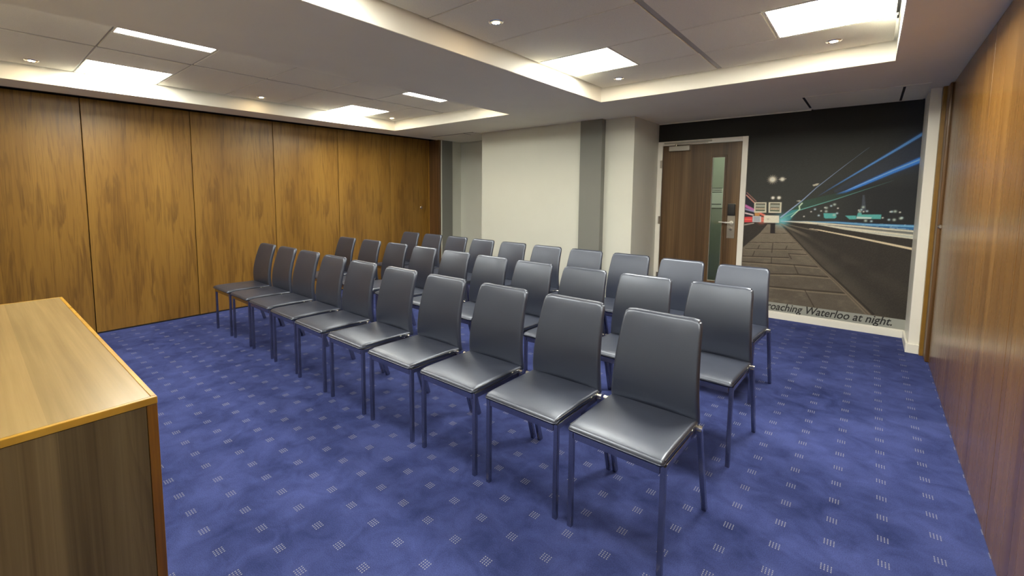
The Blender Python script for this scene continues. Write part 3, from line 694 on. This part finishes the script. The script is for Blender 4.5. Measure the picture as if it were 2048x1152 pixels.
# ------------------------------------------------------------------ lights in the trays
def light_panel(x0, x1, y0, y1, label, mat='diffuser'):
    e = empty('ceiling_light_panel', ((x0 + x1) / 2, (y0 + y1) / 2, ZT))
    tag(e, label, 'ceiling light', 'square ceiling light panels')
    hx, hy = (x1 - x0) / 2, (y1 - y0) / 2
    boxes('frame', MAT['white'], [(-hx, -hx + 0.012, -hy, hy, 0, 0.02), (hx - 0.012, hx, -hy, hy, 0, 0.02), (-hx + 0.012, hx - 0.012, -hy, -hy + 0.012, 0, 0.02), (-hx + 0.012, hx - 0.012, hy - 0.012, hy, 0, 0.02)], e, bevel=0.002)
    piece(boxes('diffuser', MAT[mat], [(-hx + 0.010, hx - 0.010, -hy + 0.010, hy - 0.010, 0.004, 0.012)], e), 'glowing white diffuser')
NAMES = {('L', 0, 0): 'lit square panel in the left tray next to the walnut partition, nearer the desk', ('L', 1, 0): 'lit panel in the left tray half cut off by the beam edge, nearer the desk',
         ('L', 0, 1): 'lit square panel in the left tray by the partition, nearer the back wall', ('L', 1, 1): 'lit panel in the left tray half hidden by the beam, nearer the back wall',
         ('R', 0, 0): 'lit panel of the right tray on its beam side, almost above the desk', ('R', 1, 0): 'lit panel of the right tray on its partition side, almost overhead',
         ('R', 0, 1): 'lit panel of the right tray on its beam side, before the pale wall', ('R', 1, 1): 'large lit panel of the right tray nearest the mural and right partition'}
for key, LX in (('L', LX_L), ('R', LX_R)):
    for i, (a, b) in enumerate(LX):
        for j, r in enumerate(LIGHT_ROWS):
            light_panel(a, b, ROWS[r] + 0.007, ROWS[r + 1] - 0.007, NAMES[key, i, j], 'diffuser_boosted' if (key, i, j) == ('R', 1, 1) else 'diffuser')
def spot(x, y, label):
    e = empty('ceiling_spotlight', (x, y, ZT)); tag(e, label, 'spotlight', 'small round spotlights in the ceiling tiles')
    bm = bmesh.new()
    ri = [(0.032, 0.001), (0.034, -0.005), (0.043, -0.004), (0.046, 0.0005)]; N = 28; vs = []
    for r_, z_ in ri: vs.append([bm.verts.new((r_ * math.cos(2 * math.pi * k / N), r_ * math.sin(2 * math.pi * k / N), z_)) for k in range(N)])
    for a in range(3):
        for k in range(N): bm.faces.new((vs[a][k], vs[a][(k + 1) % N], vs[a + 1][(k + 1) % N], vs[a + 1][k]))
    piece(mesh_obj('trim_ring', bm, MAT['chrome'], e, True), 'metal trim ring')
    bm = bmesh.new(); cyl(bm, (0, 0, -0.0005), (0, 0, -0.0035), 0.033, 0.024, 28, False); piece(mesh_obj('reflector', bm, MAT['gold'], e, True), 'warm reflector cone')
    bm = bmesh.new(); cyl(bm, (0, 0, -0.004), (0, 0, -0.001), 0.022, 0.024, 24)
    piece(mesh_obj('bulb', bm, MAT['bulb'], e), 'warm glowing bulb')
for t, xs_, nm in (('left', (-5.032, -3.42), ('partition', 'beam')), ('right', (-1.775, -0.254), ('beam', 'partition'))):
    for x, side in zip(xs_, nm):
        for y, ft in ((0.43, 'first from the desk'), (2.22, 'second from the desk'), (4.0, 'farthest from the desk')):
            spot(x, y, f'small warm spotlight of the {t} tray, {side} side, {ft}')

# ------------------------------------------------------------------ the desk
dk = empty('desk', (-2.80, -0.04, 0)); tag(dk, 'wooden desk with pale veneer top and dark end panel in front of the chairs', 'desk')
hx, y0, y1, zt = 1.075, -0.42, 0.422, 0.752
bm = bmesh.new(); box(bm, -hx + 0.016, hx - 0.016, y0 + 0.016, y1 - 0.016, zt - 0.022, zt, 0.0, 1)
piece(mesh_obj('top', bm, MAT['desk_top'], dk), 'pale veneered top')
bm = bmesh.new()
for b in ((hx - 0.0155, hx, y0, y1), (-hx, -hx + 0.0155, y0, y1), (-hx + 0.0155, hx - 0.0155, y1 - 0.0155, y1), (-hx + 0.0155, hx - 0.0155, y0, y0 + 0.0155)): box(bm, *b, zt - 0.023, zt + 0.0004, bevel=0.002)
piece(mesh_obj('top_lipping', bm, MAT['lip'], dk), 'amber solid wood edge around the top')
for s in (1, -1):
    xa, xb = sorted((s * (hx - 0.003), s * (hx - 0.026)))
    bm = bmesh.new(); box(bm, xa, xb, y0 + 0.02, y1 - 0.031, 0.0, zt - 0.0235, 0.0015, 1)
    piece(mesh_obj('end_panel', bm, MAT['desk_end'], dk), 'dark brown end panel with upright grain')
    xa, xb = sorted((s * (hx - 0.0015), s * (hx - 0.03)))
    bm = bmesh.new(); box(bm, xa, xb, y1 - 0.030, y1 - 0.001, 0.0, zt - 0.0235, 0.002, 2)
    piece(mesh_obj('corner_lipping', bm, MAT['lip_dark'], dk), 'chipped amber wood corner strip')
bm = bmesh.new(); box(bm, -hx + 0.031, hx - 0.031, y1 - 0.028, y1 - 0.006, 0.06, zt - 0.0235)
piece(mesh_obj('front_panel', bm, MAT['desk_end'], dk), 'front panel facing the chairs')

# ------------------------------------------------------------------ the chairs
BACKC = [(0.425, 0.256), (0.46, 0.249), (0.50, 0.244), (0.56, 0.243), (0.62, 0.251), (0.72, 0.274), (0.80, 0.299), (0.88, 0.332)]
def make_chair():
    root = empty('conference_chair')
    # seat: soft pad, rolled front edge
    def sdef(v):
        x, y, z = v; t = (y + 0.212) / 0.424
        z2 = z + 0.4465 - 0.006 * t ** 2
        if z > 0:
            z2 += 0.004 * (1 - (x / 0.2) ** 2) * math.sin(math.pi * min(max(t, 0), 1))
            if t < 0.14: z2 -= 0.010 * ((0.14 - t) / 0.14) ** 2
        return (x * (1.0 - 0.012 * (1 - t)), y + 0.024, z2)
    bm = bmesh.new(); rbox(bm, 0.1985, 0.212, 0.0170, 0.0160, (10, 12, 2), sdef)
    seat = mesh_obj('seat', bm, MAT['leather'], root, True)
    # piping seam along both sides
    for s in (-1, 1):
        bm = bmesh.new()
        pts = [(s * (0.1965 - 0.0024 * (1 - k / 8)), -0.165 + k * 0.39 / 8, 0.4535 - 0.006 * (k / 8) ** 2) for k in range(9)]
        for a, b in zip(pts[:-1], pts[1:]): cyl(bm, a, b, 0.0022, 0.0022, 6)
        mesh_obj('piping', bm, MAT['piping'], seat)
    piece(boxes('side_tag', MAT['paper'], [(0.1965, 0.1995, 0.135, 0.147, 0.4455, 0.4495)], seat), 'tiny pale tag on the seat side')
    # backrest: curved upholstered shell, narrower towards the top
    zc_, hz_ = 0.650, 0.224
    ZB, YB = [p[0] for p in BACKC], [p[1] for p in BACKC]
    cf = np.polyfit(ZB, YB, 4)
    def bdef(v):
        x, y, z = v; Rr, hx_ = 0.034, 0.1985
        ax, az = abs(x) - (hx_ - Rr), z - (hz_ - Rr)
        if ax > 0 and az > 0:
            mm = max(ax, az); q = mm / math.hypot(ax, az); ax *= q; az *= q
            x = math.copysign(hx_ - Rr + ax, x); z = hz_ - Rr + az
        t = (z + hz_) / (2 * hz_)
        wv = 1 - 0.125 * max(0, t - 0.12) / 0.88
        Zw = zc_ + z; c = float(np.polyval(cf, Zw))
        c += -0.012 * (x / 0.2) ** 2 + 0.004
        return (x * wv, y + c, Zw - 0.004 * (1 - (x / 0.2) ** 2) * max(0, t - 0.9) * 10)
    bm = bmesh.new(); rbox(bm, 0.1985, 0.0175, hz_, 0.0155, (12, 2, 16), bdef)
    mesh_obj('backrest', bm, MAT['leather'], root, True)
    # frame: front rail, side rails, legs
    bm = bmesh.new()
    box(bm, -0.177, 0.177, -0.170, -0.150, 0.397, 0.432, 0.002, 1)
    for s in (-1, 1): bar(bm, (s * 0.186, -0.150, 0.418), (s * 0.186, 0.205, 0.418), 0.020, 0.026, 0.002)
    piece(mesh_obj('seat_frame', bm, MAT['frame'], root), 'steel rail under the seat')
    for s in (-1, 1):
        bm = bmesh.new(); bar(bm, (s * 0.1885, -0.158, 0.0), (s * 0.1885, -0.158, 0.431), 0.020, 0.022, 0.003)
        mesh_obj('leg', bm, MAT['frame'], root)
    for s in (-1, 1):
        bm = bmesh.new(); bar(bm, (s * 0.2110, 0.338, 0.0), (s * 0.2090, 0.205, 0.432), 0.020, 0.030, 0.004)
        piece(mesh_obj('leg', bm, MAT['frame'], root), 'splayed back leg')
    bm = bmesh.new(); cyl(bm, (-0.221, 0.205, 0.436), (0.221, 0.205, 0.436), 0.0115, 0.0115, 18)
    piece(mesh_obj('cross_tube', bm, MAT['chrome'], root), 'chrome tube ending beside the seat')
    return root
ROW = ([(-4.888, 1.85), (-4.427, 1.847), (-3.97, 1.836), (-3.502, 1.819), (-3.039, 1.793), (-2.556, 1.785), (-2.079, 1.777), (-1.608, 1.785), (-1.145, 1.792), (-0.694, 1.793)],
 [(-4.886, 2.845), (-4.387, 2.848), (-3.895, 2.832), (-3.411, 2.802), (-2.935, 2.771), (-2.466, 2.731), (-2.011, 2.712), (-1.560, 2.704), (-1.112, 2.705), (-0.662, 2.72)],
 [(-4.898, 3.894), (-4.422, 3.874), (-3.949, 3.85), (-3.479, 3.805), (-3.011, 3.782), (-2.547, 3.747), (-2.085, 3.728), (-1.625, 3.698), (-1.168, 3.653), (-0.715, 3.61)])
ORD = ['', 'second', 'third', 'fourth', 'fifth', 'sixth', 'seventh', 'eighth', 'ninth', '']
ROWN = ['front', 'middle', 'back']
EXTRA = {(0, 9): 'black leather chair ending the front row beside the open aisle, whole seat and legs visible', (0, 0): 'black leather chair starting the front row at the walnut partition',
         (1, 9): 'black leather chair ending the middle row beside the right aisle', (1, 0): 'black leather chair starting the middle row by the walnut partition',
         (2, 9): 'black leather chair ending the back row in front of the mural', (2, 0): 'black leather chair starting the back row by the walnut partition'}
proto = make_chair()
first = True
for r_ in range(3):
    for k, (x, y) in enumerate(ROW[r_]):
        c = proto if first else copy_tree(proto); first = False
        c.location = (x, y, 0)
        c.rotation_euler = (0, 0, R((-0.4, -1.2, -2.6)[r_] + random.uniform(-0.5, 0.5)))
        lab = EXTRA.get((r_, k)) or f'black leather chair in the {ROWN[r_]} row, {ORD[k]} counted from the walnut partition'
        tag(c, lab, 'chair', f'black leather chairs of the {ROWN[r_]} row')
